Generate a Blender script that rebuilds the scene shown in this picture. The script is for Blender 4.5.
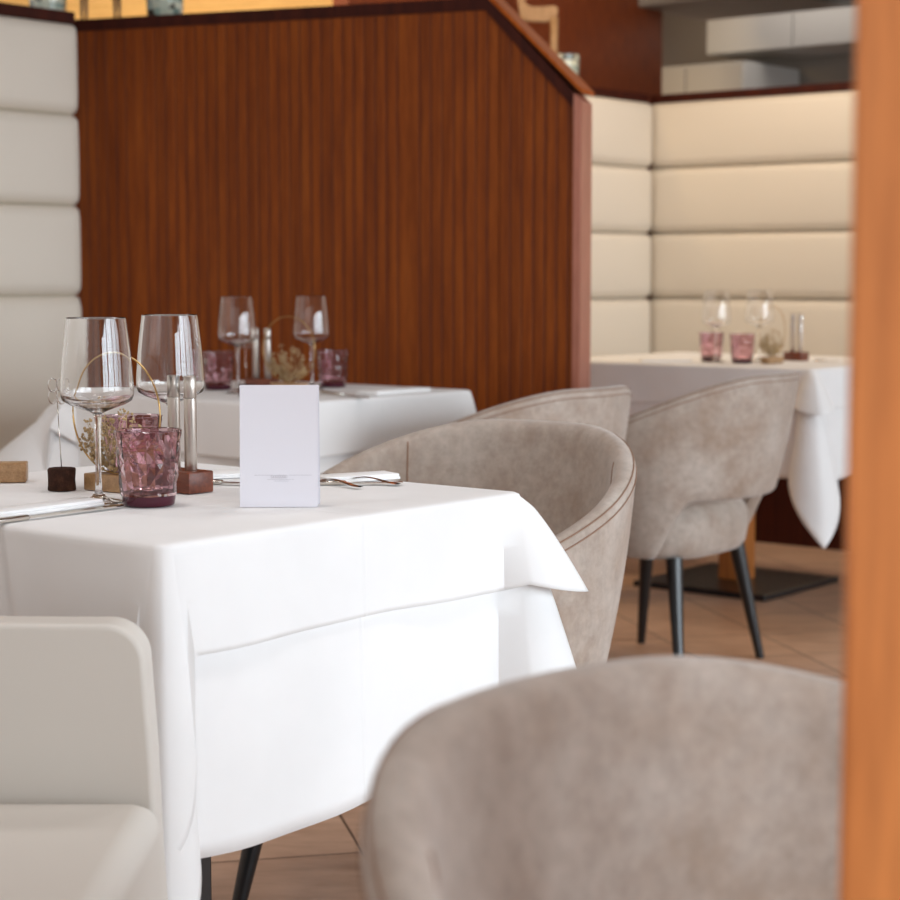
import bpy, bmesh, math, random
from mathutils import Vector, Matrix
for o in list(bpy.data.objects): bpy.data.objects.remove(o)
C = bpy.context.scene.collection
R = math.radians; PI = math.pi
# ------------------------------------------------------------------ camera
FP = 1900.0; HOR = 274.0; CAMZ = 1.04
PITCH = math.atan((450-HOR)/FP)
cam = bpy.data.cameras.new('camera'); co = bpy.data.objects.new('camera', cam); C.objects.link(co)
co.location = (0, 0, CAMZ); co.rotation_euler = (PI/2-PITCH, 0, 0)
cam.sensor_width = 36; cam.lens = 36*FP/900; cam.clip_start = 0.05; cam.clip_end = 60
cam.dof.use_dof = True; cam.dof.focus_distance = 2.45; cam.dof.aperture_fstop = 6.8
bpy.context.scene.camera = co
# ------------------------------------------------------------------ light
sc = bpy.context.scene
sc.view_settings.view_transform = 'Standard'; sc.view_settings.look = 'None'
sc.view_settings.gamma = 1; sc.view_settings.use_curve_mapping = False
sc.view_settings.exposure = 0.33
AX = R(-39)                                   # the room's grid: U runs to the right and nearer, V away to the right
U = Vector((math.cos(AX), math.sin(AX), 0)); V = Vector((-math.sin(AX), math.cos(AX), 0))
def uv(a, b, z=0): return U*a + V*b + Vector((0, 0, z))
w = bpy.data.worlds.new('World'); sc.world = w; w.use_nodes = True
w.node_tree.nodes['Background'].inputs[0].default_value = (1.0, 0.95, 0.91, 1)
w.node_tree.nodes['Background'].inputs[1].default_value = 0.66
def area(name, loc, direction, sx, sy, power, color):
    l = bpy.data.lights.new(name, 'AREA'); l.shape = 'RECTANGLE'; l.size = sx; l.size_y = sy
    l.energy = power; l.color = color
    o = bpy.data.objects.new(name, l); C.objects.link(o); o.location = loc
    o.rotation_euler = Vector(direction).to_track_quat('-Z', 'Y').to_euler(); return o
WIN = [(-0.6, 1.1), (1.3, 3.0), (3.2, 4.9), (5.1, 6.8)]      # window openings along V in the wall on the right
for a, b in WIN:
    area('daylight', uv(3.52, (a+b)/2, 1.25), -U+Vector((0, 0, -.36)), b-a, 1.8, 30.5, (0.80, 0.91, 1.0)).data.spread = R(105)
for x, y in ((-1.6, 1.4), (.1, 1.0), (1.5, 2.6), (-1.5, 3.2), (.3, 3.3), (-.5, 2.2)):
    area('overhead_fill', (x, y, 2.7), (0, 0, -1), .3, .3, 6.0, (1.0, 0.98, 0.97))  # unseen overhead fill lights, added to brighten the table tops
area('lounge_lamp_light', (-0.9, 7.3, 2.6), (0, 0.5, -1), 1.4, 0.4, 46, (1.0, 0.72, 0.38))
area('kitchen_light', uv(-4.2, 8.1, 2.62), (0, 0, -1), 1.6, 0.6, 7, (1.0, 0.93, 0.86))
area('booth_downlight', uv(-3.4, 5.9, 2.66), V*0.35+Vector((0, 0, -1)), 1.6, 0.5, 19, (1.0, 0.83, 0.64))
# ------------------------------------------------------------------ helpers
def ray(px, py):
    d = Vector(((px-450)/FP, (450-py)/FP, -1)); return Matrix.Rotation(PI/2-PITCH, 3, 'X') @ d
def at(px, py, z=0.75):
    d = ray(px, py); t = (z-CAMZ)/d.z; return Vector((0, 0, CAMZ))+d*t
def on_wall(px, py, p, dr):
    d = ray(px, py); n = Vector((dr.y, -dr.x, 0)); o = Vector((0, 0, CAMZ))
    return o + d*((p-o).dot(n)/d.dot(n))
def obj(name, bm, m=None, parent=None, smooth=False, recalc=True):
    if recalc: bmesh.ops.recalc_face_normals(bm, faces=bm.faces)
    me = bpy.data.meshes.new(name); bm.to_mesh(me); bm.free()
    if smooth:
        for p in me.polygons: p.use_smooth = True
        if smooth != True: me.set_sharp_from_angle(angle=R(smooth))
    o = bpy.data.objects.new(name, me); C.objects.link(o)
    if m: me.materials.append(m)
    if parent: o.parent = parent
    return o
def thing(name, label, cat, loc=(0, 0, 0), rz=0, group=None):
    o = bpy.data.objects.new(name, None); C.objects.link(o); o.empty_display_size = .05
    o.location = loc; o.rotation_euler = (0, 0, rz); o['label'] = label; o['category'] = cat
    if group: o['group'] = group
    return o
def tag(o, label, cat, group=None, loc=None, rz=None):
    o['label'] = label; o['category'] = cat
    if group: o['group'] = group
    if loc is not None: o.location = loc
    if rz is not None: o.rotation_euler = (0, 0, rz)
    return o
def struct(name, bm, m, parent=None, **k):
    o = obj(name, bm, m, parent, **k)
    if not parent: o['kind'] = 'structure'
    return o
def dup(root, loc, rz, label, group=None):
    r = root.copy(); C.objects.link(r); r.location = loc; r.rotation_euler = (0, 0, rz); r['label'] = label
    if group: r['group'] = group
    for ch in list(root.children):
        c = ch.copy(); C.objects.link(c); c.parent = r
        for g in ch.children:
            d = g.copy(); C.objects.link(d); d.parent = c
    return r
def NB(): return bmesh.new()
def box(bm, x0, x1, y0, y1, z0, z1, bev=0, seg=2, mtx=None):
    vs = [bm.verts.new(Vector((x, y, z))) for x in (x0, x1) for y in (y0, y1) for z in (z0, z1)]
    f = [(0,1,3,2),(4,6,7,5),(0,4,5,1),(2,3,7,6),(0,2,6,4),(1,5,7,3)]
    fs = [bm.faces.new([vs[i] for i in q]) for q in f]
    if bev:
        es = list({e for q in fs for e in q.edges})
        r = bmesh.ops.bevel(bm, geom=es, offset=bev, segments=seg, affect='EDGES', profile=.5)
        vs = list({v for q in r['faces'] for v in q.verts} | {v for v in vs if v.is_valid})
    if mtx: bmesh.ops.transform(bm, matrix=mtx, verts=vs)
    return bm
def prism(bm, pts, y0, y1):
    a = [bm.verts.new((x, y0, z)) for x, z in pts]; b = [bm.verts.new((x, y1, z)) for x, z in pts]
    n = len(pts); bm.faces.new(a); bm.faces.new(b[::-1])
    for i in range(n): bm.faces.new((a[i], b[i], b[(i+1) % n], a[(i+1) % n]))
    return bm
def lathe(bm, prof, seg=48, closed=False, jit=None):
    rings = []
    for k, (r, z) in enumerate(prof):
        if r < 1e-6: rings.append([bm.verts.new((0, 0, z))]); continue
        rings.append([bm.verts.new(((r+(jit(k, i) if jit else 0))*math.cos(2*PI*i/seg), (r+(jit(k, i) if jit else 0))*math.sin(2*PI*i/seg), z)) for i in range(seg)])
    prs = list(zip(rings, rings[1:]))
    if closed: prs.append((rings[-1], rings[0]))
    for A, B in prs:
        for i in range(seg):
            j = (i+1) % seg
            if len(A) == 1 and len(B) == 1: continue
            if len(A) == 1: bm.faces.new((A[0], B[i], B[j]))
            elif len(B) == 1: bm.faces.new((A[i], A[j], B[0]))
            else: bm.faces.new((A[i], A[j], B[j], B[i]))
    return bm
def tube(bm, pts, r, seg=8, closed=False, r1=None):
    pts = [Vector(p) for p in pts]; n = len(pts); rings = []
    up = Vector((0, 0, 1))
    for i, p in enumerate(pts):
        if closed: t = pts[(i+1) % n]-pts[i-1]
        else: t = pts[min(i+1, n-1)]-pts[max(i-1, 0)]
        t.normalize()
        s = t.cross(up)
        if s.length < 0.05: s = t.cross(Vector((0, 1, 0)))
        s.normalize(); q = s.cross(t)
        rr = r if r1 is None else r+(r1-r)*i/max(1, n-1)
        rings.append([bm.verts.new(p+s*rr*math.cos(2*PI*k/seg)+q*rr*math.sin(2*PI*k/seg)) for k in range(seg)])
    m = n if closed else n-1
    for i in range(m):
        A, B = rings[i], rings[(i+1) % n]
        for k in range(seg): bm.faces.new((A[k], A[(k+1) % seg], B[(k+1) % seg], B[k]))
    if not closed: bm.faces.new(rings[0]); bm.faces.new(rings[-1][::-1])
    return bm
def sstep(a, b, x):
    t = max(0, min(1, (x-a)/(b-a))); return t*t*(3-2*t)
def grid(bm, pts, closed_u=False):
    vs = [[bm.verts.new(p) for p in row] for row in pts]
    for i in range(len(vs)-1):
        for j in range(len(vs[0])-(0 if closed_u else 1)):
            k = (j+1) % len(vs[0])
            bm.faces.new((vs[i][j], vs[i][k], vs[i+1][k], vs[i+1][j]))
    return vs
# ------------------------------------------------------------------ materials
def lin(c): return tuple(((x/255)/12.92 if x/255 <= .04045 else ((x/255+.055)/1.055)**2.4) for x in c)+(1,)
class M:
    def __init__(s, name, col=(200, 200, 200), rough=.6, **k):
        s.m = bpy.data.materials.new(name); s.m.use_nodes = True; s.nt = s.m.node_tree
        s.b = s.nt.nodes['Principled BSDF']; s.b.inputs['Base Color'].default_value = lin(col); s.b.inputs['Roughness'].default_value = rough
        for a, v in k.items(): s.b.inputs[a.replace('_', ' ')].default_value = v
    def n(s, t, **k):
        x = s.nt.nodes.new(t)
        for a, v in k.items():
            if hasattr(x, a): setattr(x, a, v)
            else: x.inputs[a.replace('_', ' ')].default_value = v
        return x
    def l(s, a, b): s.nt.links.new(a, b)
    def coord(s, scale=(1, 1, 1), rot=(0, 0, 0), kind='Object'):
        t = s.n('ShaderNodeTexCoord'); m = s.n('ShaderNodeMapping'); m.inputs['Scale'].default_value = scale; m.inputs['Rotation'].default_value = rot
        s.l(t.outputs[kind], m.inputs[0]); return m.outputs[0]
    def noise(s, vec, scale, detail=4, rough=.55):
        x = s.n('ShaderNodeTexNoise', Scale=scale, Detail=detail, Roughness=rough); s.l(vec, x.inputs['Vector']); return x.outputs[0]
    def ramp(s, fac, stops):
        r = s.n('ShaderNodeValToRGB'); e = r.color_ramp.elements
        while len(e) < len(stops): e.new(.5)
        for i, (p, c) in enumerate(stops): e[i].position = p; e[i].color = lin(c) if isinstance(c, tuple) else (c, c, c, 1)
        s.l(fac, r.inputs[0]); return r.outputs[0]
    def mix(s, a, b, fac, mode='MULTIPLY'):
        x = s.n('ShaderNodeMix', data_type='RGBA', blend_type=mode)
        if isinstance(fac, (int, float)): x.inputs[0].default_value = fac
        else: s.l(fac, x.inputs[0])
        s.l(a, x.inputs[6]); s.l(b, x.inputs[7]); return x.outputs[2]
    def color(s, o): s.l(o, s.b.inputs['Base Color']); return s
    def bump(s, h, strength, dist):
        x = s.n('ShaderNodeBump', Strength=strength, Distance=dist); s.l(h, x.inputs['Height'])
        s.l(x.outputs[0], s.b.inputs['Normal']); return s
def cloth_mat(name, col, hi):
    m = M(name, col, .85, Sheen_Weight=.15)
    v = m.coord(); f = m.noise(v, 5, 3); g = m.noise(v, 900, 1)
    m.color(m.ramp(f, [(.3, col), (.7, hi)]))
    # ironed fold lines every 0.21 m in both directions
    sx = m.n('ShaderNodeSeparateXYZ'); m.l(v, sx.inputs[0]); hs = []
    for ax in (0, 1):
        p = m.n('ShaderNodeMath', operation='PINGPONG'); p.inputs[1].default_value = .21; m.l(sx.outputs[ax], p.inputs[0])
        mr = m.n('ShaderNodeMapRange'); mr.inputs[1].default_value = 0; mr.inputs[2].default_value = .004; mr.inputs[3].default_value = 1; mr.inputs[4].default_value = 0
        m.l(p.outputs[0], mr.inputs[0]); hs.append(mr.outputs[0])
    a = m.n('ShaderNodeMath', operation='ADD'); m.l(hs[0], a.inputs[0]); m.l(hs[1], a.inputs[1])
    b = m.n('ShaderNodeMath', operation='MULTIPLY_ADD'); b.inputs[1].default_value = 7; m.l(f, b.inputs[0]); m.l(a.outputs[0], b.inputs[2])
    c = m.n('ShaderNodeMath', operation='MULTIPLY_ADD'); c.inputs[1].default_value = .12; m.l(g, c.inputs[0]); m.l(b.outputs[0], c.inputs[2])
    return m.bump(c.outputs[0], .45, .0014).m
def suede(name, a, b, c):
    m = M(name, b, .9, Sheen_Weight=.45, Sheen_Roughness=.45)
    v = m.coord(); f = m.noise(v, 7, 8, .62); g = m.noise(v, 60, 5, .7)
    m.color(m.mix(m.ramp(f, [(.32, a), (.5, b), (.68, c)]), m.ramp(g, [(.3, (214, 212, 210)), (.7, (255, 255, 255))]), .8))
    return m.bump(m.noise(v, 500, 2), .25, .001).m
def wood(name, a, b, c, scale=(30, 30, 1.6), rough=.4, kind='Object', coat=.15, groove=None):
    m = M(name, b, rough, Coat_Weight=coat, Coat_Roughness=.3)
    v = m.coord(scale, kind=kind); f = m.noise(v, 1.6, 7, .6); g = m.noise(v, 9, 4, .6)
    col = m.mix(m.ramp(f, [(.3, a), (.5, b), (.72, c)]), m.ramp(g, [(.35, (214, 206, 200)), (.65, (255, 255, 255))]), .7)
    if groove:
        vv = m.coord(); s = m.n('ShaderNodeSeparateXYZ'); m.l(vv, s.inputs[0])
        p = m.n('ShaderNodeMath', operation='PINGPONG'); p.inputs[1].default_value = groove/2; m.l(s.outputs[0], p.inputs[0])
        mr = m.n('ShaderNodeMapRange'); mr.inputs[1].default_value = 0; mr.inputs[2].default_value = .0035; m.l(p.outputs[0], mr.inputs[0])
        # a broad tone of its own for each slat
        q = m.n('ShaderNodeMath', operation='SNAP'); q.inputs[1].default_value = groove; m.l(s.outputs[0], q.inputs[0])
        wn = m.n('ShaderNodeTexWhiteNoise', noise_dimensions='1D'); m.l(q.outputs[0], wn.inputs['W'])
        col = m.mix(col, m.ramp(wn.outputs[0], [(0, (232, 229, 226)), (1, (255, 255, 255))]), 1)
        col = m.mix(col, m.ramp(mr.outputs[0], [(0, (140, 112, 100)), (1, (255, 255, 255))]), 1)
        m.bump(mr.outputs[0], .7, .003)
    else: m.bump(g, .12, .001)
    if coat == 0: m.b.inputs['Specular IOR Level'].default_value = .2
    return m.color(col).m
LINEN = cloth_mat('white_linen', (236, 236, 236), (243, 243, 243))
NAPK = cloth_mat('napkin_linen', (240, 240, 240), (248, 248, 248))
SUEDE = suede('taupe_suede', (168, 147, 130), (184, 169, 157), (199, 188, 178))
SEAM = M('seam_thread', (140, 108, 88), .8).m
CREAM = M('cream_leather', (226, 217, 203), .6).m
BENCH = M('bench_leather', (216, 211, 203), .5).m
WALNUT = wood('walnut_panel', (118, 53, 5), (142, 68, 11), (164, 85, 18), groove=.034, coat=0, rough=.6)
WALNUT.node_tree.nodes['Principled BSDF'].inputs['Specular IOR Level'].default_value = .25
BATTEN = wood('oiled_batten', (126, 60, 14), (144, 72, 20), (158, 84, 27), coat=0, rough=.55)
DARKW = wood('dark_rail_wood', (52, 16, 8), (64, 22, 11), (78, 30, 14), coat=0, rough=.6)
CAPW = wood('orange_cap_wood', (158, 72, 12), (178, 86, 18), (192, 98, 26), coat=0, rough=.6)
ENDW = wood('end_grain_wood', (170, 106, 84), (188, 120, 98), (200, 132, 110))
BROWNW = wood('brown_wall_wood', (104, 42, 8), (120, 52, 12), (134, 64, 18), scale=(1.6, 30, 8))
POSTW = wood('orange_post_wood', (234, 142, 72), (241, 150, 80), (246, 158, 88), scale=(12, 12, 1))
BLOCKW = wood('mill_block_wood', (96, 42, 24), (120, 58, 34), (140, 74, 46), scale=(60, 14, 60))
OAK = wood('pale_oak_block', (158, 122, 84), (180, 142, 100), (196, 160, 118), scale=(60, 14, 60))
COLW = wood('table_column_wood', (150, 86, 34), (176, 106, 48), (196, 126, 64))
PINE = wood('pale_pine_wall', (226, 190, 126), (236, 204, 142), (242, 214, 156), scale=(1.5, 1.5, 40), rough=.7)
BLACK = M('black_lacquer', (14, 17, 20), .35, Coat_Weight=.3).m
STEEL = M('brushed_steel', (206, 198, 190), .36, Metallic=1.0).m
SILVER = M('polished_cutlery', (214, 208, 200), .14, Metallic=1.0).m
GOLD = M('gold_wire', (196, 160, 104), .3, Metallic=1.0).m
GLASS = M('clear_glass', (255, 255, 255), .0, Transmission_Weight=1.0, IOR=1.45).m
PURPLE = M('mauve_glass', (230, 202, 208), .02, Transmission_Weight=1.0, IOR=1.45).m
PURPD = M('dark_mauve_glass_base', (84, 30, 48), .05, Transmission_Weight=.3, IOR=1.45).m
PAPER = M('menu_paper', (222, 220, 227), .8).m
INK = M('grey_ink', (188, 186, 192), .8).m
DRIED = suede('dried_flowers', (150, 122, 80), (190, 160, 112), (214, 190, 146))
CORK = wood('dark_bark', (46, 30, 24), (66, 42, 32), (90, 60, 44), scale=(60, 60, 60), rough=.9, coat=0)
PLAST = M('grey_kitchen_wall', (160, 152, 143), .7).m
KLIGHT = M('pale_kitchen_front', (206, 204, 200), .4).m
CEILM = M('ceiling_timber', (128, 104, 84), .9).m
WALLM = M('wall_plaster', (222, 214, 202), .9).m
def tiles():
    m = M('terracotta_tile', (190, 150, 122), .36)
    v = m.coord((1, 1, 1), (0, 0, R(-13)))
    br = m.n('ShaderNodeTexBrick', offset=0.0, squash=1.0)
    for k, x in (('Scale', 1), ('Mortar Size', .0028), ('Mortar Smooth', .1), ('Bias', 0), ('Brick Width', .30), ('Row Height', .30)): br.inputs[k].default_value = x
    br.inputs['Color1'].default_value = lin((206, 168, 142)); br.inputs['Color2'].default_value = lin((216, 178, 150)); br.inputs['Mortar'].default_value = lin((104, 78, 62))
    m.l(v, br.inputs['Vector'])
    f = m.noise(m.coord((3, 9, 1), (0, 0, R(-13))), 2.5, 6, .6)
    m.color(m.mix(br.outputs[0], m.ramp(f, [(.3, (206, 196, 188)), (.7, (255, 255, 255))]), .8))
    return m.bump(br.outputs[1], -.4, .003).m
TILE = tiles()
def mosaic():
    m = M('mosaic_glass', (150, 180, 170), .12, Coat_Weight=.6)
    v = m.coord((1, 1, 1)); x = m.n('ShaderNodeTexVoronoi', Scale=48, Randomness=.35); m.l(v, x.inputs['Vector'])
    m.color(m.ramp(x.outputs['Color'], [(.2, (70, 60, 52)), (.5, (150, 176, 166)), (.8, (226, 228, 206))]))
    return m.bump(x.outputs['Distance'], .6, .004).m
MOS = mosaic()
# ------------------------------------------------------------------ the room
struct('floor', box(NB(), -6, 7, -3, 13, -.05, 0), TILE)
struct('ceiling', box(NB(), -6, 7, -3, 13, 2.75, 2.8), CEILM)
def placed_uv(o, a=0, b=0, z=0): o.location = uv(a, b, z); o.rotation_euler = (0, 0, AX); return o
bm = NB(); box(bm, 3.3, 3.45, -1.0, 8.2, 0, .32); box(bm, 3.3, 3.45, -1.0, 8.2, 2.2, 2.75)
edges = [-1.0]+[e for p in WIN for e in p]+[8.2]
for i in range(0, len(edges), 2): box(bm, 3.3, 3.45, edges[i], edges[i+1], .32, 2.2)
wr = placed_uv(struct('wall_right', bm, BROWNW))
for i, (a, b) in enumerate(WIN):
    bm = NB()
    for q in ((a, a+.05, .32, 2.2), (b-.05, b, .32, 2.2), (a+.05, b-.05, .32, .37), (a+.05, b-.05, 2.15, 2.2), ((a+b)/2-.025, (a+b)/2+.025, .37, 2.15)):
        box(bm, 3.35, 3.40, q[0], q[1], q[2], q[3])
    placed_uv(struct('window_%d' % (i+1), bm, KLIGHT))
struct('wall_back', box(NB(), -4.5, .45, 9.0, 9.1, 0, 2.75), PINE)
# partition between the booths
PD = Vector((math.cos(R(-21)), math.sin(R(-21)), 0))
P0 = on_wall(75, 274, Vector((0, 5.85, 0)), Vector((1, 0, 0)))
ptop = on_wall(75, 20, P0, PD); ZT = ptop.z
ploc = Vector((P0.x, P0.y, 0))-PD*.05
def lx(px, py): return (on_wall(px, py, P0, PD)-ploc).dot(PD)
XP = lx(487, -2); XE = lx(574, 91); ZE = on_wall(574, 93, P0, PD).z
def topz(x): return ZT if x < XP else ZT+(ZE-ZT)*(x-XP)/(XE-XP)
part = bpy.data.objects.new('wall_partition', None); C.objects.link(part); part['kind'] = 'structure'
part.location = ploc; part.rotation_euler = (0, 0, R(-21))
def slab(x0, x1, y0, y1, dz=0):
    pts = [(x0, 0), (x1, 0), (x1, topz(x1)-dz)]
    if x0 < XP < x1: pts.append((XP, ZT-dz))
    pts.append((x0, topz(x0)-dz)); return prism(NB(), pts, y0, y1)
bat = [lx(140, 200), lx(222, 200), lx(305, 200), lx(408, 200), lx(495, 250)]
xs = [0]+[b for q in bat for b in (q-.011, q+.011)]+[XE]
for i in range(0, len(xs), 2): obj('panel', slab(xs[i], xs[i+1], 0, .07, .035), WALNUT, part)
for q in bat: obj('batten', slab(q-.011, q+.011, .001, .069, .035), BATTEN, part)
obj('end_post', slab(XE, XE+.022, -.004, .10), ENDW, part)
cap = prism(NB(), [(0, ZT-.035), (XP-.004, ZT-.035), (XE, ZE-.04), (XE, ZE), (XP, ZT), (0, ZT)], -.006, .10)
obj('cap_rail', cap, DARKW, part)
ang = math.atan2(ZE-ZT, XE-XP); 
cs = prism(NB(), [(XP, ZT), (XE+.022, ZE), (XE+.022, ZE+.012), (XP+.004, ZT+.012)], -.006, .12)
obj('sloped_cap', cs, CAPW, part)
# wooden post at the right, close to the lens
pl = on_wall(847, 450, Vector((0, .86, 0)), Vector((1, 0, 0)))
po = struct('trim_1', box(NB(), 0, .14, 0, .14, 0, 2.75, .003), POSTW); po.location = (pl.x, .86, 0); po.rotation_euler = (0, 0, R(-13))

# ------------------------------------------------------------------ banquettes
def pillow(w, h, d, edge=.026, dome=.012, nx=28, nz=12):
    bm = NB(); rows = []
    def f(e): e = min(1, max(0, e/edge)); return math.sqrt(max(0, 1-(1-e)**2))
    for j in range(nz+1):
        s = .5-.5*math.cos(PI*j/nz); row = []
        for i in range(nx+1):
            t = .5-.5*math.cos(PI*i/nx)
            k = f(min(s, 1-s)*h)*f(min(t, 1-t)*w)
            row.append(Vector((t*w, -d*k*(.88)-dome*math.sin(PI*s)*min(1, 4*math.sin(PI*t)), s*h)))
        rows.append(row)
    grid(bm, rows)
    box(bm, 0, w, 0, .02, 0, h)
    return bm
ROW = .289
def banquette(loc, rz, w, label, ztop, n=4, ROW=.266, seat=True, ledge=.26, cut=0, ov=0, name='banquette'):
    t = thing(name, label, 'banquette', loc, rz)
    for k in range(n):
        z = ztop-ROW*(k+1); hh = ROW
        if k == n-1: hh = z+ROW-.455; z = .455
        p = obj('back_cushion', pillow(w, hh, .055), CREAM, t, True, recalc=True); p.location = (0, 0, z)
    obj('back_board', box(NB(), 0, w, .02, .06, 0, ztop), DARKW, t)
    obj('ledge', box(NB(), -ov, w, -.02, ledge, ztop, ztop+.035, .003), DARKW, t)
    if seat:
        obj('seat_cushion', box(NB(), 0.01, w-.01-cut, -.55, -.09, .33, .46, .03, 3), CREAM, t, True)
        obj('plinth', box(NB(), 0.01, w-.01-cut, -.50, 0, 0, .33), DARKW, t)
    return t
# left one: right end shows at px 77
bp = on_wall(77, 120, Vector((0, 5.70, 0)), Vector((1, 0, 0)))
zt = on_wall(75, 25, Vector((0, 5.72, 0)), Vector((1, 0, 0))).z
LV = V.copy()
banquette(Vector((bp.x, bp.y, 0))-LV*1.5-U*.02+V*.0, AX+PI/2, 1.5, 'padded cream banquette back in horizontal rows, against the left end of the walnut partition', zt)
# right corner: two runs meeting at px 653
cz = 1.815
cc = on_wall(653, 104, Vector((0, 8.25, 0)), Vector((1, 0, 0)))
corner = Vector((cc.x, cc.y, 0)); cz = cc.z
banquette(corner-LV*1.658+U*.0, AX+PI/2, 1.6, 'lighter, shorter cream banquette run just right of the walnut partition end', cz, ledge=.3, cut=.5, n=5, ROW=.276)
banquette(corner+U*.0, AX, 2.4, 'long cream banquette run behind the right table, below the kitchen opening', cz, ledge=.12, n=5, ROW=.276)
# brown timber wall above the ledge, and the kitchen hatch to its right
bm = NB(); box(bm, -.08, .0, -1.6, .55, 0, 2.75)
o = struct('wall_middle', bm, BROWNW); o.location = corner-U*.31; o.rotation_euler = (0, 0, AX)
kz = cz+.035
bm = NB(); box(bm, 0, 3.0, .0, .12, 2.30, 2.75); box(bm, .95, 1.0, 0, .12, kz, 2.30); box(bm, 1.0, 3.0, 0, .12, kz, 2.30)
o = struct('trim_2', bm, BROWNW); o.location = corner+V*.14-U*.03; o.rotation_euler = (0, 0, AX)
o = struct('wall_kitchen', box(NB(), -1.6, 3.2, 1.75, 1.85, 0, 2.75), PLAST); o.location = corner; o.rotation_euler = (0, 0, AX)
def kbox(name, label, cat, x0, x1, y0, y1, z0, z1, m=KLIGHT):
    t = thing(name, label, cat, corner, AX)
    obj('body', box(NB(), x0, x1, y0, y1, z0, z1, .004), m, t)
    return t
t = kbox('wall_cabinet', 'pale grey kitchen cabinet hanging behind the hatch, above the counter unit', 'cabinet', -.55, .9, 1.35, 1.74, 2.13, 2.33)
for k in range(3): obj('door', box(NB(), -.55+.485*k, -.07+.485*k, 1.33, 1.35, 2.132, 2.328, .003), KLIGHT, t)
t = kbox('tall_unit', 'tall pale kitchen unit seen through the hatch', 'cabinet', -.9, -.25, 1.2, 1.74, 0, 2.07)
for k in range(2): obj('door', box(NB(), -.9+.327*k, -.58+.327*k, 1.18, 1.2, .1, 2.06, .003), KLIGHT, t)
t = thing('extractor_hood', 'grey metal extractor hood with dark vents above the kitchen hatch', 'hood', corner, AX)
obj('body', box(NB(), -.35, 1.4, .35, .95, 2.24, 2.45, .006), PLAST, t)
obj('vent', box(NB(), .45, .7, .40, .9, 2.232, 2.24), BLACK, t); obj('vent', box(NB(), .6, .8, .342, .35, 2.26, 2.28), BLACK, t)

# ------------------------------------------------------------------ tables and cloths
def cloth(a, b, drop, flares, seed, z=0, ext=22, off=.006, wave=.006, side=.10, tips=(.36,)*4):
    rnd = random.Random(seed); r0 = .007; nt = 18; Nc = 22; Ns = 34; rows = []
    ph = [rnd.uniform(0, 6) for _ in range(8)]
    def ring(t):
        out = []; L = drop*t
        for c in range(4):
            th0 = PI/2*c; sx = 1 if c in (0, 3) else -1; sy = 1 if c in (0, 1) else -1
            cx, cy = sx*(a/2-r0), sy*(b/2-r0); flare = flares[c]
            e = R(ext)*sstep(0, .5, t)
            for i in range(Nc+1):
                f = i/Nc; th = th0-e+(PI/2+2*e)*f
                mid = 1-abs(2*f-1)
                Lc = L*(1+tips[c]*mid**(1.15 if tips[c] < 1 else .28))
                rr = r0+off+flare*t**.85*(.45+.55*mid**1.1)*drop/.12*(.12/drop)**.45
                rr = min(rr, r0+off+.78*Lc)
                if t > 0: zz = -math.sqrt(max(Lc*Lc-(rr-r0-off)**2, 0))
                else: zz = 0
                out.append(Vector((cx+rr*math.cos(th), cy+rr*math.sin(th), zz)))
            # side from this corner to the next
            n = th0+PI/2
            d = Vector((-sx, 0, 0)) if c in (0, 2) else Vector((0, -sy, 0))
            nn = Vector((math.cos(n), math.sin(n), 0)); ln = (a if c in (0, 2) else b)-2*r0
            for i in range(1, Ns):
                f = i/Ns; m = .015
                p = Vector((cx, cy, 0))+d*(m+(ln-2*m)*f)
                wv = wave*math.sin(f*9+ph[c])*t+wave*.6*math.sin(f*21+ph[c+4])*t*t
                p += nn*(r0+off+side*L*.35+wv)
                p.z = -L+wave*.9*math.sin(f*7+ph[(c+2) % 4])*t*t*(drop/.15)
                out.append(p)
        return out
    for k in range(nt+1): rows.append(ring(k/nt))
    base = rows[0]
    bm = NB()
    def inset(k, dz):
        return [Vector((p.x*(1-k/(a/2)), p.y*(1-k/(b/2)), dz)) for p in base]
    e2 = [inset(.03, .0045), inset(.009, .0045), inset(.004, .0038), inset(.001, .002)]
    allr = e2+[[Vector((p.x, p.y, p.z-.001)) for p in r] for r in rows]
    vs = grid(bm, allr, True); bm.faces.new(vs[0])
    if z: bmesh.ops.translate(bm, verts=bm.verts, vec=(0, 0, z))
    return bm
def add_cloth(name, bm, label, loc, rz, group=None):
    o = obj(name, bm, LINEN, None, 50); tag(o, label, 'tablecloth', group, loc, rz)
    s = o.modifiers.new('thickness', 'SOLIDIFY'); s.thickness = .0016; s.offset = 1
    return o
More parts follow.
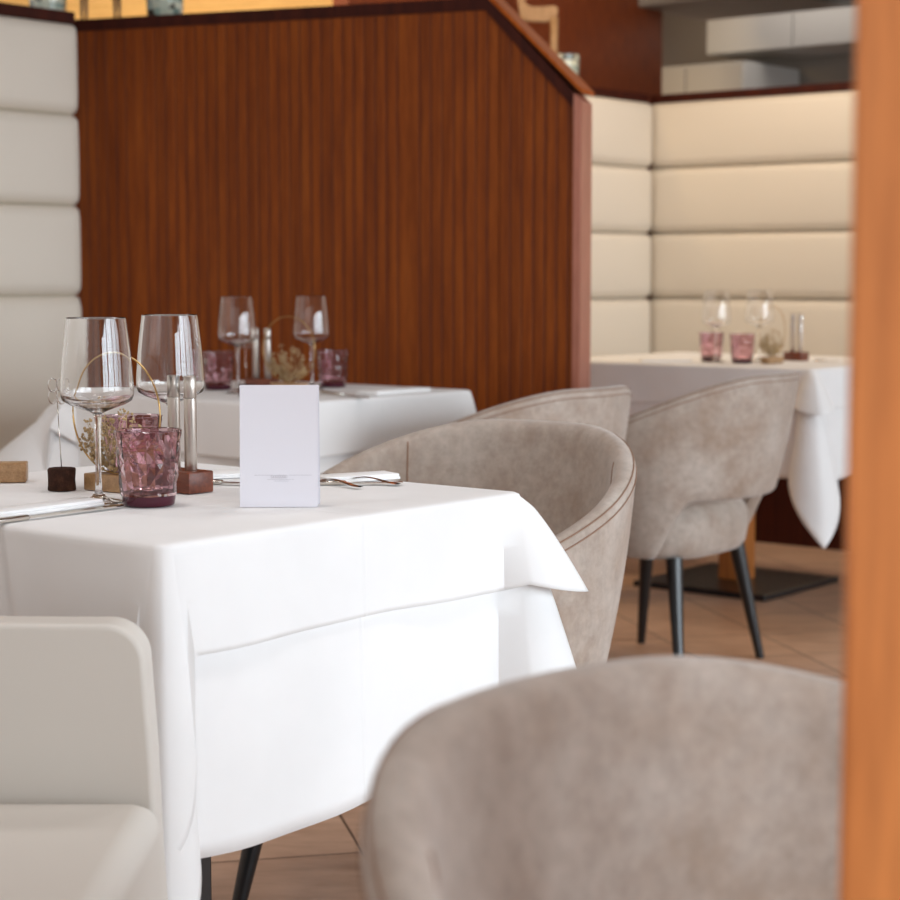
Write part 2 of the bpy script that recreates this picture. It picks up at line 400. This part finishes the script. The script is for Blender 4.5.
def table(cen, a, b, which, over_drop=.12, under_drop=.33, seed=1, style='legs', rz=AX, cloths=None, fl=(1, 1, 1, 1), tips=(.36,)*4, utips=(.36,)*4, colm=None):
    colm = colm or COLW
    t = thing('dining_table', which, 'table', (cen.x, cen.y, 0), rz)
    obj('tabletop', box(NB(), -a/2, a/2, -b/2, b/2, .715, .742, .004), COLW, t)
    if style == 'legs':
        for sx in (-1, 1):
            for sy in (-1, 1):
                bm = NB(); x, y = sx*(a/2-.045), sy*(b/2-.045)
                if sx < 0 and sy > 0: x += .03
                tube(bm, [(x, y, 0), (x, y, .36), (x, y, .715)], .013, 12, r1=.022)
                obj('leg', bm, BLACK, t, 40)
    else:
        obj('column', box(NB(), -.045, .045, -.045, .045, .02, .715, .004), colm, t)
        bp_ = min(.25, a*.42); obj('base_plate', box(NB(), -bp_, bp_, -bp_, bp_, 0, .02, .004), BLACK, t)
    add_cloth('tablecloth', cloth(a, b, under_drop, [.075*k for k in fl], seed, 0, off=.001, tips=utips, side=.04, wave=.004), cloths[0], (cen.x, cen.y, .744), rz, 'long white tablecloths')
    add_cloth('overlay_cloth', cloth(a, b, over_drop, [.085*k for k in fl], seed+9, 0, off=.009, wave=.003, tips=tips), cloths[1], (cen.x, cen.y, .7505), rz, 'short white overlay cloths')
    return t
ZT1 = .756
A = at(143, 541, ZT1); B = at(534, 494, ZT1)
mid = (A+B)/2; LEN = (B-A).length
S1 = LEN; c1 = mid-U*.345
table(c1, .69, S1, 'small square dining table under the nearest white cloths, with the menu card on it', over_drop=.115, under_drop=.335, seed=3, fl=(1.1, 1, 1, .5), style='col', tips=(.36, .36, .36, 1.9), colm=BLACK,
      cloths=('long white under-cloth reaching down from the nearest table', 'short white overlay cloth on the nearest table, holding the menu card'))
F2 = at(282, 404, ZT1); R2 = at(490, 391, ZT1); L2 = at(55, 392, ZT1)
b2 = (R2-F2).dot(V); a2 = -(L2-F2).dot(U)
print('TABLE1', A, B, S1, 'TABLE2', F2, R2, L2, a2, b2)
c2 = F2-U*a2/2+V*b2/2
table(c2, a2, b2, 'square dining table in front of the walnut partition, hidden by its cloths', seed=14, fl=(.45, 1, 2.4, 1), tips=(.36, .36, 1.9, .36), style='col',
      cloths=('long white under-cloth on the table in front of the walnut partition', 'short white overlay cloth on the table in front of the walnut partition'))
F3 = at(812, 369, ZT1); a3, b3 = .98, .82
c3 = F3-U*a3/2+V*b3/2
table(c3, a3, b3, 'far right dining table on a wooden column with black floor plate', seed=21, utips=(.36, .36, .36, .62), fl=(1, 1, 1, 1.2), style='col',
      cloths=('long white under-cloth on the far right table, its corner hanging towards the floor', 'short white overlay cloth on the far right table by the banquette corner'))

# ------------------------------------------------------------------ chairs
def chair(label, loc, rz, group='taupe tub chairs'):
    t = thing('tub_chair', label, 'chair', loc, rz, group)
    PH = R(128); NP = 64; TH = .036
    def plan(ph, k):
        W, D = .308*k, .28*k
        x = W*math.sin(ph); y = -D*math.cos(ph)
        if abs(ph) > PI/2:                       # arms run forward
            q = abs(ph)-PI/2; x = math.copysign(W*(1-.16*q*q), ph); y = D*math.sin(q)*1.05
        if y < 0: y *= 1-.9*max(0, 1-k)
        return Vector((x, y, 0))
    def top(ph): a = abs(ph)/PH; return .79-.155*sstep(.12, 1.05, a)
    def bot(ph):
        a = abs(ph); return .47-.15*sstep(R(50), R(76), a)
    def scale(z): return .77+.23*(max(0, z-.32)/.47)**.75
    rows = []; rim_o = []; rim_i = []; rim_m = []
    for i in range(NP+1):
        ph = -PH+2*PH*i/NP; zt_, zb = top(ph), bot(ph)
        ends = min(1, (PH-abs(ph))/R(9)); ends = math.sqrt(max(0, 1-(1-ends)**2))
        th = TH*(.35+.65*ends); zt_ -= .03*(1-ends)
        row = []; r = TH
        prof = []                                # (offset along thickness 0 outside..1 inside, z)
        for k in range(11): prof.append((0, zb+.012+(zt_-.022-zb-.012)*k/10))
        for k in range(1, 8): 
            q = PI*k/8; prof.append((.5-.5*math.cos(q), zt_-.022+.022*math.sin(q)**.8))
        for k in range(11): prof.append((1, zt_-.022-(zt_-.022-zb-.012)*k/10))
        for k in range(1, 4):
            q = PI*k/4; prof.append((.5+.5*math.cos(q), zb+.012-.012*math.sin(q)))
        for s, z in prof:
            k = scale(z); p = plan(ph, k)
            d = plan(ph+.01, k)-plan(ph-.01, k); n = Vector((-d.y, d.x, 0)).normalized()
            if n.dot(p) < 0: n = -n
            belly = .006*math.sin(PI*min(1, max(0, (z-zb)/(zt_-zb))))
            q = p+n*(th*(.5-s)+(belly if s < .5 else belly if s > .5 else 0)); q.z = z; row.append(q)
        rows.append(row); rim_o.append(row[10]*1.0+Vector((0, 0, .003))); rim_i.append(row[12]*1.0); rim_m.append(row[18])
    bm = NB(); vs = grid(bm, rows, True)
    bm.faces.new(vs[0]); bm.faces.new(vs[-1][::-1])
    sh = obj('backrest', bm, SUEDE, t, 60)
    for ln, rr in ((rim_o, .0012), (rim_i, .0012)):
        b2_ = NB(); tube(b2_, [p+(p-Vector((0, 0, p.z))).normalized()*.0005 for p in ln], rr, 6); obj('seam', b2_, SEAM, sh, True)
    for sg in (-1, 1):                           # upright seam on the inside of each arm
        i = int(NP*(.5+sg*.20)); b2_ = NB(); tube(b2_, rows[i][17:28], .0016, 5); obj('seam', b2_, SEAM, sh, True)
    # seat cushion
    bm = NB(); rings = []
    for r_, z in ((0, .468), (.10, .468), (.17, .462), (.205, .452), (.226, .436), (.236, .41), (.236, .37), (.230, .335), (.215, .318), (.19, .312), (0, .312)):
        ring = []
        for k in range(48):
            q = 2*PI*k/48; c, s = math.cos(q), math.sin(q)
            n = (abs(c)**3.0+abs(s)**3.0)**(-1/3.0)
            ring.append(Vector((r_*c*n*.97, .06+r_*s*n*.86, z)))
        rings.append(ring)
    vs = grid(bm, rings[1:-1], True); bm.faces.new(vs[0]); bm.faces.new(vs[-1][::-1])
    obj('seat', bm, SUEDE, t, 60)
    for sx in (-1, 1):
        for sy in (-1, 1):
            bm = NB(); x, y = sx*.175, .06+sy*.135
            tube(bm, [(x+sx*.055, y+sy*.05, 0), (x, y, .318)], .0115, 14, r1=.022)
            obj('leg', bm, BLACK, t, 40)
    return t
# chair faces +Y locally
def face(v): return math.atan2(-v.x, v.y)
ch1 = chair('taupe suede tub chair pushed up behind the nearest table, its hollow inside showing', (-.014, 3.02, 0), face(-V))
dup(ch1, (.115, 4.385, 0), face(-U), 'taupe suede tub chair in the middle, seen from behind between nearest chair and partition end')
dup(ch1, (.61, 4.98, 0), face(-U)+R(4), 'grey-taupe tub chair in front of the far right table, black legs on the tiles')
dup(ch1, (.26, .98, 0), R(-132), 'large out-of-focus taupe tub chair at the bottom right, nearest of all chairs')

# ------------------------------------------------------------------ cream bench at lower left
bn = thing('upholstered_bench', 'cream leather bench with low rounded back at the lower left, beside the nearest tablecloth', 'bench', (-.285, 1.86, 0))
W_ = .75; Hh = .695; rr = .04
def rounded_slab(outline, th, r, seg=5):
    n = len(outline); P = [Vector((x, z)) for x, z in outline]; N = []
    for k in range(n):
        d = (P[(k+1) % n]-P[k]).normalized()+(P[k]-P[k-1]).normalized(); d.normalize(); N.append(Vector((d.y, -d.x)))
    rows = []
    lay = [(r*(1-math.sin(PI/2*k/seg)), r*(1-math.cos(PI/2*k/seg))) for k in range(seg+1)]
    lay = lay+[(a, th-b) for a, b in lay[::-1]]
    for a, y in lay: rows.append([Vector((p.x+n_.x*a, y, p.y+n_.y*a)) for p, n_ in zip(P, N)])
    bm = NB(); vs = grid(bm, rows, True); bm.faces.new(vs[0]); bm.faces.new(vs[-1][::-1]); return bm
outl = [(-W_, .30), (-W_, Hh-.01), (-W_+.01, Hh)]
outl += [(-.2, Hh), (-.1, Hh-.001)]
for k in range(13): q = PI/2*k/12; outl.append((-.018-rr+rr*math.sin(q), Hh-.001-rr+rr*math.cos(q)))
outl += [(-.012, .56), (-.008, .45), (-.004, .38), (0, .30)]
wn = lambda o: (o.modifiers.new('n', 'WEIGHTED_NORMAL'), o)[1]
wn(obj('backrest', rounded_slab(outl, .05, .007), BENCH, bn, 80))
bm = box(NB(), -W_, 0, -.46, -.004, .385, .52, .028, 5); wn(obj('seat_cushion', bm, BENCH, bn, 80))
obj('seat_base', box(NB(), -W_, .004, -.45, -.004, .30, .386, .006), BENCH, bn, 40)
for x in (-W_+.06, -.06):
    for y in (-.40, -.04):
        b = NB(); tube(b, [(x, y, 0), (x, y, .30)], .012, 12, r1=.02); obj('leg', b, BLACK, bn, 40)

# ------------------------------------------------------------------ tableware
ZS = .7575
def wine_glass(label, loc, group):
    p = [(0, 0), (.030, 0), (.0312, .0012), (.029, .0022), (.02, .0038), (.009, .0075), (.0048, .014), (.0036, .03), (.0034, .08), (.0038, .1), (.0058, .111), (.016, .1155),
         (.034, .122), (.0428, .1272), (.0452, .134), (.0447, .15), (.0425, .18), (.0397, .205), (.0367, .2285), (.0363, .2292), (.0358, .2285), (.0388, .205), (.0416, .18), (.0436, .15),
         (.0442, .135), (.0418, .1288), (.033, .1238), (.016, .1176), (.004, .1165), (0, .1162)]
    t = thing('wine_glass', label, 'glass', loc, 0, group)
    wall_out = [(r_, z_) for r_, z_ in p if True]; dense = []
    for k in range(len(wall_out)-1):
        a_, b_ = Vector(wall_out[k]), Vector(wall_out[k+1]); L_ = (b_-a_).length; dense.append(tuple(a_))
        if L_ > .004 and 0 < a_.x: dense += [tuple(a_.lerp(b_, .0006/L_)), tuple(a_.lerp(b_, .5)), tuple(a_.lerp(b_, 1-.0006/L_))] if (k in (0, 1) or b_.y > .228 or a_.y > .228) else [tuple(a_.lerp(b_, .5))]
    dense.append(wall_out[-1])
    bm = NB(); lathe(bm, dense, 72); obj('bowl', bm, GLASS, t, True); return t
def tumbler(label, loc, rz, group, s=1.0):
    t = thing('tumbler', label, 'glass', loc, rz, group)
    H = .093; n = 22; rows = 9; rnd = random.Random(7)
    bm = NB(); rings = []
    def rad(z): return .0325+(.0415-.0325)*(z/H)**.8
    for k in range(rows+1):
        z = .013+(H-.013-.006)*k/rows
        amp = 0 if k in (0, rows) else .0019
        rings.append([Vector(((rad(z)+rnd.uniform(-amp, amp*.3))*math.cos(2*PI*(i+.5*(k % 2))/n), (rad(z)+rnd.uniform(-amp, amp*.3))*math.sin(2*PI*(i+.5*(k % 2))/n), z)) for i in range(n)])
    vs = [[bm.verts.new(p) for p in r] for r in rings]
    for k in range(rows):
        for i in range(n):
            j = (i+1) % n
            if k % 2 == 0: bm.faces.new((vs[k][i], vs[k][j], vs[k+1][i])); bm.faces.new((vs[k][j], vs[k+1][j], vs[k+1][i]))
            else: bm.faces.new((vs[k][i], vs[k+1][j], vs[k+1][i])); bm.faces.new((vs[k][i], vs[k][j], vs[k+1][j]))
    last = vs[-1]; hh = (rows % 2)*.5
    for r_, z in ((.0415, H-.001), (.0405, H), (.0394, H-.001), (.0385, H-.02), (.0355, .05), (.031, .016), (.02, .0145)):
        cur = [bm.verts.new((r_*math.cos(2*PI*(i+hh)/n), r_*math.sin(2*PI*(i+hh)/n), z)) for i in range(n)]
        for i in range(n): bm.faces.new((last[i], last[(i+1) % n], cur[(i+1) % n], cur[i]))
        last = cur
    bm.faces.new(last)
    bm.faces.new(vs[0][::-1])
    obj('cup', bm, PURPLE, t, 14)
    obj('thick_base', lathe(NB(), [(0, 0), (.029, 0), (.0315, .002), (.0325, .008), (.0328, .0128), (0, .0128)], 44), PURPD, t, 50)
    return t
wg1 = wine_glass('front left clear wine glass on the nearest table, in front of the gold hoop', at(99, 502.5, ZS), 'wine glasses')
d2 = lambda g, loc, rz, lab, gr=None: dup(g, loc, rz, lab, gr)
d2(wg1, at(172, 487, ZS), 0, 'second clear wine glass on the nearest table, above the mauve tumblers')
d2(wg1, at(238, 393, ZS), 0, 'clear wine glass on the partition table, left of the gold hoop')
d2(wg1, at(312, 389, ZS), 0, 'clear wine glass on the partition table, right of the gold hoop')
d2(wg1, at(716, 362, ZS), 0, 'blurred clear wine glass on the far right table above the left tumbler')
d2(wg1, at(759, 361, ZS), 0, 'blurred clear wine glass on the far right table, next to the steel mills')
tb1 = tumbler('mauve faceted tumbler in front on the nearest table', at(149, 505, ZS), .1, 'mauve tumblers')
d2(tb1, at(133, 484, ZS), 1.2, 'mauve faceted tumbler behind the front one on the nearest table')
d2(tb1, at(218, 389.5, ZS), .6, 'mauve tumbler at the left on the partition table')
d2(tb1, at(333, 387, ZS), 2.1, 'mauve tumbler at the right on the partition table')
d2(tb1, at(711, 361, ZS), 2.9, 'left pink-mauve tumbler on the far right table')
d2(tb1, at(742, 363, ZS), 1.7, 'right pink-mauve tumbler on the far right table')
# mills in wooden blocks
def block(label, loc, rz):
    bm = box(NB(), -.021, .021, -.037, .037, 0, .028, .002, 2)
    return tag(obj('mill_block', bm, BLOCKW, None, 30), label, 'holder', 'wooden mill blocks', loc, rz)
def mill(label, loc, group='steel mills'):
    t = thing('spice_mill', label, 'mill', loc, 0, group)
    obj('body', lathe(NB(), [(0, 0), (.0078, 0), (.0082, .0006), (.0082, .094), (0, .094)], 32), STEEL, t, 40)
    obj('cap', lathe(NB(), [(0, .0945), (.0078, .0945), (.0082, .095), (.0082, .122), (.0075, .123), (.003, .123), (0, .123)], 32), STEEL, t, 40)
    return t
def mills(pb, rz, names, first=[None]):
    block(names[0], pb, rz)
    for k, s in enumerate((-.0165, .0165)):
        q = pb+Vector((math.cos(rz+PI/2)*s, math.sin(rz+PI/2)*s, .0282))
        if not first[0]: first[0] = mill(names[1+k], q)
        else: d2(first[0], q, 0, names[1+k])
pb = at(183, 491, ZS); mills(pb, R(48), ('walnut block holding two steel mills on the nearest table', 'steel mill at the right front of the nearest walnut block', 'steel mill at the left rear of the nearest walnut block'))
pb = at(262, 390, ZS); mills(pb, R(66), ('walnut block holding steel mills on the partition table', 'right steel mill on the partition table', 'left steel mill on the partition table'))
pb = at(796, 360.5, ZS); mills(pb, R(40), ('reddish wood block holding steel mills on the far right table', 'right steel mill on the far right table', 'left steel mill on the far right table'))
# hoop with dried flowers
def hoop(label, loc, rz):
    t = thing('dried_flower_hoop', label, 'ornament', loc, rz, 'gold hoops with dried flowers')
    obj('block', box(NB(), -.046, .046, -.015, .015, 0, .022, .0015), OAK, t, 30)
    rad = .079; zc = .022+rad+.001
    ring = obj('ring', tube(NB(), [(rad*math.sin(2*PI*k/64), 0, zc-rad*math.cos(2*PI*k/64)) for k in range(64)], .0012, 8, True), GOLD, t, True)
    rnd = random.Random(4); bm = NB()
    for k in range(46):
        a0 = rnd.uniform(-.5, .5); base = Vector((rad*.93*math.sin(a0*.55), rnd.uniform(-.003, .003), zc-rad*.93*math.cos(a0*.55)))
        lean = a0*1.9+rnd.uniform(-.25, .25); ln = rnd.uniform(.03, .085)*(1-.3*abs(a0))
        tip = base+Vector((math.sin(lean)*ln, rnd.uniform(-.012, .012), math.cos(lean)*ln))
        e = Vector((tip.x, 0, tip.z-zc))
        if e.length > rad*.9: e = e*(rad*.9/e.length); tip.x = e.x; tip.z = e.z+zc
        m1 = base.lerp(tip, .5)+Vector((rnd.uniform(-.004, .004), 0, 0))
        tube(bm, [base, m1, tip], .0007, 4, r1=.0004)
        for f in range(6):
            s = tip+Vector((rnd.uniform(-.006, .006), rnd.uniform(-.005, .005), rnd.uniform(-.014, .003)))
            bmesh.ops.create_icosphere(bm, subdivisions=1, radius=rnd.uniform(.0012, .0026), matrix=Matrix.Translation(s))
    for k in range(60):
        a = rnd.uniform(-.75, .75); r_ = rad*rnd.uniform(.70, .97); 
        s = Vector((r_*math.sin(a), rnd.uniform(-.007, .007), zc-r_*math.cos(a)))
        bmesh.ops.create_icosphere(bm, subdivisions=1, radius=rnd.uniform(.002, .004), matrix=Matrix.Translation(s))
    o = obj('dried_flowers', bm, DRIED, t, True); o['kind'] = 'stuff'
    return t
hp = hoop('gold wire hoop with dried flowers on pale block, behind the near glasses', at(117, 491, ZS), R(-35))
d2(hp, at(289, 391.5, ZS), R(-33), 'gold wire hoop of dried flowers on the partition table')
d2(hp, at(772, 363.5, ZS), R(50), 'small blurred hoop of dried flowers on the far right table')
# bark stub with a glass flower on a wire
st = thing('bark_stub', 'short dark bark stub holding a thin wire, left of the near wine glass', 'ornament', at(62, 490, ZS))
obj('stub', lathe(NB(), [(0, 0), (.0175, 0), (.0182, .002), (.0176, .014), (.0184, .027), (.017, .0292), (0, .0295)], 26, jit=lambda k, i: .0006*math.sin(i*2.3+k)), CORK, st, 60)
bm = tube(NB(), [(0, 0, .029), (-.002, 0, .07), (-.004, 0, .118)], .0006, 6); obj('wire', bm, SILVER, st, True)
bm = NB()
for k in range(4):
    a = R(45+90*k); c = Vector((-.004+.008*math.cos(a), 0, .13+.011*math.sin(a)))
    tube(bm, [c+Vector((.006*math.cos(q), .002*math.sin(2*q), .009*math.sin(q))) for q in [2*PI*j/14 for j in range(14)]], .0008, 6, True)
obj('glass_flower', bm, GLASS, st, True)
d2(st, at(247, 397, ZS), 0, 'dark bark stub on the partition table at the foot of the left wine glass')
# menu card
mn = thing('menu_card', 'white folded menu card standing on the nearest table', 'card', at(279, 507, ZS), R(1.5))
bm = NB(); prism(bm, [(-.0475, 0), (.0475, 0), (.0475, .1485), (-.0475, .1485)], 0, .0006)
bmesh.ops.transform(bm, matrix=Matrix.Rotation(R(-5), 4, 'X'), verts=bm.verts); obj('front_leaf', bm, PAPER, mn)
bm = NB(); prism(bm, [(-.0475, 0), (.0475, 0), (.0475, .1485), (-.0475, .1485)], 0, .0006)
bmesh.ops.transform(bm, matrix=Matrix.Translation((.0015, .026, 0)) @ Matrix.Rotation(R(5), 4, 'X'), verts=bm.verts); obj('rear_leaf', bm, PAPER, mn)
bm = NB()
def ink(x0, x1, z, h=.0005):
    box(bm, x0, x1, -.0003, 0, z, z+h)
ink(-.030, -.008, .0385); ink(.012, .040, .0385)
for k in range(7): tube(bm, [(-.008+.0028*k+.0014*math.cos(q), -.0002, .0372+.0018*math.sin(q)) for q in [2*PI*j/8 for j in range(8)]], .0002, 4, True)
ink(-.014, .018, .0335, .0004); ink(-.006, .012, .0315, .0004)
bmesh.ops.transform(bm, matrix=Matrix.Rotation(R(-5), 4, 'X'), verts=bm.verts); obj('lettering', bm, INK, mn)

# napkins and cutlery
def napkin(label, p, q, wid, h=.006):
    d = q-p; L = d.length; rz = math.atan2(d.y, d.x)
    bm = box(NB(), 0, L, -wid/2, wid/2, 0, h*.5, .0012, 2); box(bm, .002, L-.001, -wid/2+.0015, wid/2-.004, h*.5, h, .0012, 2)
    return tag(obj('napkin', bm, NAPK, None, 40), label, 'napkin', 'folded white napkins', p, rz)
def knife(label, p, q, dz=0):
    d = q-p; L = d.length; rz = math.atan2(d.y, d.x)
    t = thing('table_knife', label, 'knife', Vector((p.x, p.y, p.z+dz)), rz, 'table knives')
    obj('handle', box(NB(), 0, L*.45, -.0055, .0055, 0, .006, .002, 3), SILVER, t, 40)
    bm = NB(); pts = [(L*.45, -.005), (L*.93, -.008), (L*.99, -.003), (L, .004), (L*.97, .0075), (L*.45, .005)]
    a = [bm.verts.new((x, y, .002)) for x, y in pts]; b = [bm.verts.new((x, y, .0035)) for x, y in pts]
    bm.faces.new(a); bm.faces.new(b[::-1])
    for i in range(6): bm.faces.new((a[i], b[i], b[(i+1) % 6], a[(i+1) % 6]))
    obj('blade', bm, SILVER, t); return t
def fork(label, p, q, dz=0):
    d = q-p; L = d.length; rz = math.atan2(d.y, d.x)
    t = thing('table_fork', label, 'fork', Vector((p.x, p.y, p.z+dz)), rz, 'table forks')
    bm = NB(); n = 14; rows = []
    for i in range(n+1):
        f = i/n; x = L*.72*f; w_ = .006-.0035*sstep(0, .7, f)+.008*sstep(.82, 1, f); z = .003+.006*math.sin(f*PI*.9)**2-.002*f
        rows.append([Vector((x, -w_, z)), Vector((x, 0, z+.0012)), Vector((x, w_, z)), Vector((x, 0, z-.0008))])
    grid(bm, rows, True); obj('handle', bm, SILVER, t, 50)
    for k in range(4):
        y = -.0085+.0057*k
        obj('tine', tube(NB(), [(L*.71, y, .0038), (L*.80, y, .0022), (L*.90, y, .0032), (L, y, .0072)], .0014, 6, r1=.0007), SILVER, t, True)
    return t
# near-left setting
napkin('folded white napkin at the left front of the nearest table', at(-60, 524, ZS), at(92, 504, ZS), .045, .008)
knife('long knife lying along the front of the left napkin', at(-60, 531, ZS), at(124, 507, ZS))
# far-right setting of table 1
napkin('folded white napkin by the right rear of the nearest table, beside the forks', at(318, 482, ZS), at(392, 477.5, ZS), .05, .008)
fork('fork lying on its side just right of the menu card', at(398, 486, ZS), at(322, 479, ZS))
fork('second fork, in front of the first, right of the menu card', at(360, 489, ZS), at(296, 480, ZS))
knife('thin knife whose tip lies beyond the napkin near the chair', at(300, 485, ZS), at(403, 484.5, ZS))
napkin('white napkin behind the menu card, right of the nearest mills', at(196, 477, ZS), at(262, 474, ZS), .07, .006)
knife('thin knife lying between the nearest mills and the menu card', at(190, 483, ZS), at(262, 486, ZS))
# table 2 setting
napkin('white napkin on the partition table, right of the knife', at(366, 395, ZS), at(420, 391, ZS), .07, .01)
knife('knife on the partition table, right of its tumbler', at(322, 393, ZS), at(368, 399, ZS))
# table 3
napkin('flat white napkin at the left of the far right table', at(640, 361, ZS), at(690, 361, ZS), .1, .006)
knife('dark-looking knife at the right of the far right table', at(815, 361, ZS), at(838, 362, ZS))
# brown box at the left rim of table 1
p = at(-10, 481.5, ZS)
tag(obj('wooden_box', box(NB(), -.05, .05, -.02, .02, 0, .026, .002), OAK, None, 30), 'flat brown box at the left rear rim of the nearest table', 'box', None, p, R(8))

# ------------------------------------------------------------------ ledge ornaments
def votive(label, loc, s):
    t = thing('mosaic_candle_holder', label, 'candle holder', loc, 0, 'mosaic candle holders')
    obj('cup', lathe(NB(), [(0, 0), (.034*s, 0), (.040*s, .006*s), (.044*s, .09*s), (.042*s, .09*s), (.038*s, .01*s), (0, .008*s)], 36), MOS, t, 50); return t
def deer(label, loc, rz, s=1.0, st=1.0):
    t = thing('deer_figurine', label, 'figurine', loc, rz, 'wooden deer figurines')
    bm = NB(); pts = [(-.085, .20), (-.08, .165), (-.04, .155), (.03, .15), (.07, .16), (.088, .19), (.088, .215), (.07, .225), (-.03, .215), (-.06, .23), (-.07, .30), (-.065, .335), (-.10, .325), (-.125, .315), (-.125, .305), (-.10, .295), (-.095, .26)]
    prism(bm, [(x*s, z*s+s*st-s) for x, z in pts], -.014*s, .014*s)
    bmesh.ops.bevel(bm, geom=[e for e in bm.edges if abs(e.verts[0].co.y-e.verts[1].co.y) < 1e-5], offset=.004*s, segments=2, affect='EDGES')
    obj('body', bm, OAK, t, 40)
    for x, y in ((-.075, -.008), (-.06, .008), (.065, -.008), (.08, .008)):
        obj('leg', tube(NB(), [(x*s, y*s, 0), (x*s, y*s, .09*s), (x*s, y*s, .175*s+s*st-s)], .0035*s, 8, r1=.011*s), OAK, t, True)
    for y in (-1, 1): obj('antler', tube(NB(), [(-.07*s, 0, .33*s+s*st-s), (-.06*s, y*.02*s, .36*s+s*st-s), (-.075*s, y*.03*s, .40*s+s*st-s)], .004*s, 6, r1=.002*s), OAK, t, True)
    return t
lz = ZT
sh = thing('display_shelf', 'dark ledge running behind the top of the walnut partition', 'shelf', ploc, R(-21))
obj('board', box(NB(), -.7, XP-.35, .10, .34, ZT-.05, ZT-.012, .003), DARKW, sh)
obj('bracket', box(NB(), .02, .06, .10, .32, 0, ZT-.05), DARKW, sh); obj('bracket', box(NB(), 1.2-.5, 1.24-.5, .10, .32, 0, ZT-.05), DARKW, sh)
def shelf_pt(px, y=.2):
    p = on_wall(px, 10, P0+Vector((math.sin(R(21)), math.cos(R(21)), 0))*y, PD); return Vector((p.x, p.y, ZT-.0115))
votive('mosaic glass candle holder on the ledge at the very top left', shelf_pt(48), 1.35)
votive('mosaic glass candle holder on the ledge, right of the thin deer legs', shelf_pt(165), 1.35)
deer('wooden deer figurine on the top left ledge, only its thin legs showing', shelf_pt(100), R(-5), .75)
lp = lambda px, b: (lambda q: Vector((q.x, q.y, cz+.0355)))(on_wall(px, 60, corner-U*b, V))
deer('pale wooden deer figurine standing on the ledge beyond the sloped partition top', lp(538, .15), R(0), .9, 1.135)
votive('mosaic glass candle holder beside the deer beyond the sloped partition top', lp(563, .15), 1.55)
